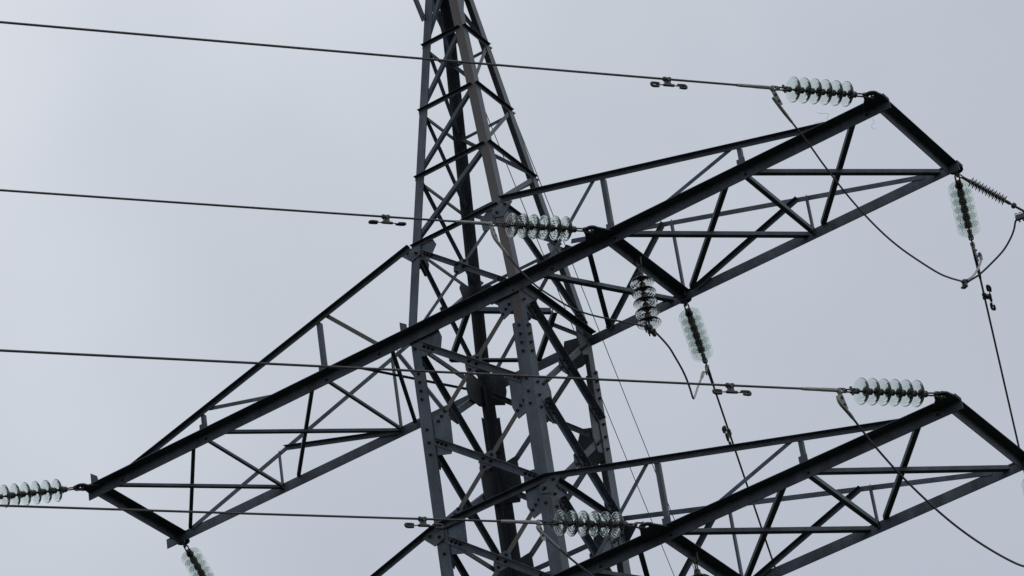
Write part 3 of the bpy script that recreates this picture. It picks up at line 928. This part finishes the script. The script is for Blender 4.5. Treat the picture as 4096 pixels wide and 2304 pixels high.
g = Geo(); lathe(g, [(.585, .013), (.59, .018), (.635, .018), (.64, .011), (.655, .011), (.66, .026), (.672, .032), (.690, .032), (.70, .024), (.705, .013), (.80, .013), (.81, .022), (.84, .022), (.85, .013), (.92, .013)], (0, 0, 0), X, 14)
box(g, (.91, 0, -.03), X, Y, Zv, .10, .05, .09)
g.obj('end_fitting', M_LINK, ci, smooth=True, angle=45)
# spring-bolt connector where the jumper meets the fitting
g = Geo(); p = Vector(J_B2[-1]); A2, B2, C2 = frame(RGT + Vector((0, 0, .35)), (0, 0, 1))
box(g, p + A2 * .06, A2, B2, C2, .16, .05, .04)
for q in (0, .045, .09, .135):
    tube(g, [p + A2 * q + B2 * (.045 + .014 * math.cos(t_)) + A2 * (.014 * math.sin(t_)) for t_ in [2 * math.pi * i / 10 for i in range(10)]], .0045, 6, closed=True)
    tube(g, [p + A2 * q - B2 * .055, p + A2 * q + B2 * .035], .010, 8)
g.obj('connector', M_LINK, JB2, smooth=True, angle=40, xf=xf2)

# ------------------------------------------------------------------ vibration dampers
def damper(key, s, label, tilt1=0.0, tilt2=0.0, k=.0004, side=0.0, scale=1.0, drop=.072):
    a, u = AT[key]
    p = line_pts(a, u, s, s + .01, k, 1)[0]; q = line_pts(a, u, s + .2, s + .3, k, 1)[0]
    ax = (q - p).normalized(); X_, B, C_ = frame(ax)     # B roughly up
    root = empty('vibration_damper', p, label, 'damper', 'dampers clipped on the power lines')
    root.matrix_world = Matrix.Translation(p) @ Matrix((X_, B, C_)).transposed().to_4x4() @ Matrix.Rotation(side, 4, 'X')
    X = Vector((1, 0, 0)); Y = Vector((0, 1, 0)); Zv = Vector((0, 0, 1))
    g = Geo()
    lathe(g, [(-.042, .019), (-.036, .024), (-.018, .024), (-.016, .020), (.016, .020), (.018, .024), (.036, .024), (.042, .019)], (0, 0, 0), X, 14)
    box(g, (0, -.038, .004), X, Y, Zv, .062, .075, .022)
    lathe(g, [(-.028, .012), (-.02, .012), (-.018, .007), (.022, .007), (.024, .012), (.034, .012)], (0, -.022, 0), Zv, 6)
    lathe(g, [(-.062, .012), (-.055, .015), (.055, .015), (.062, .012)], (0, -drop, 0), X, 12)
    g.obj('clamp', M_LINK, root, smooth=True, angle=40)
    g = Geo(); tube(g, [(-.15, -drop - .003, 0), (0, -drop, 0), (.15, -drop - .003, 0)], .0055, 8)
    g.obj('messenger_wire', M_CABLE, root, smooth=True)
    for s_, tl in ((-1, tilt1), (1, tilt2)):
        g = Geo(); r_ = .0195
        pts = [Vector((s_ * .105, r_, 0)), Vector((s_ * .13, r_, 0)), Vector((s_ * .175, r_, 0))]
        for i in range(1, 8):
            an = rad(90 - 180 * i / 8); pts.append(Vector((s_ * (.18 + r_ * math.cos(an)), r_ * math.sin(an), 0)))
        pts += [Vector((s_ * .175, -r_, 0)), Vector((s_ * .15, -r_, 0)), Vector((s_ * .118, -r_, 0))]
        rot = Matrix.Rotation(tl, 3, 'X')
        pts = [rot @ p_ + Vector((0, -drop - .004, 0)) for p_ in pts]
        n = len(pts)
        tube(g, pts, [.0105, .0135] + [.014] * (n - 4) + [.0135, .0105], 10)
        g.obj('weight', M_RUBBER, root, smooth=True, angle=50)
    return root
damper('tipF', 2.40, 'damper on the topmost line with both hooked weights visible', 0.15, 0.0)
damper('inF', 2.39, 'damper on the second line with weights seen edge on', 1.35, 1.4)
damper('ltF', 2.39, 'damper on the third line with one weight tilted down, right of centre', 0.2, .2)
damper('liF', 2.45, 'damper on the lowest line in front of the left leg', 0.0, 0.25)
damper('tipR', 2.05, 'damper on the steep line near the right edge', .2, .1, k=.0005, side=-1.0)
damper('inR', 2.40, 'damper on the steep line above the lower right arm', .2, .1, k=.0005, side=.45)

# ------------------------------------------------------------------ bits of stray wire caught on the upper arm
def stray(pts, label):
    a = Vector(pts[0]); o = Geo(); tube(o, spline([Vector(p) - a for p in pts], 4), .0012, 5)
    b = o.obj('stray_wire', M_LINK, None, smooth=True); b.location = a
    tag(b, label, 'wire', 'stray wire bits on the upper arm')
def arm_pt(x, dy, dz): return Vector((x - (.12 if x < 4.9 else 0), -YC + dy, Z0 + dz))
stray([arm_pt(4.70, -.02, .02), arm_pt(4.68, -.03, .10), arm_pt(4.70, -.02, .15), arm_pt(4.62, -.03, .19), arm_pt(4.58, -.02, .23)], 'crooked bit of stray wire standing up from the upper right arm')
stray([arm_pt(4.72, -.02, .03), arm_pt(4.60, -.05, .08), arm_pt(4.50, -.03, .10), arm_pt(4.42, -.06, .06), arm_pt(4.42, -.08, -.04)], 'curled bit of stray wire lying over the upper right arm')
stray([arm_pt(5.02, .02, -.12), arm_pt(5.03, .02, -.17), arm_pt(4.99, .02, -.20), arm_pt(5.01, .02, -.25), arm_pt(5.04, .02, -.26)], 'short bit of stray wire dangling below the upper right arm')
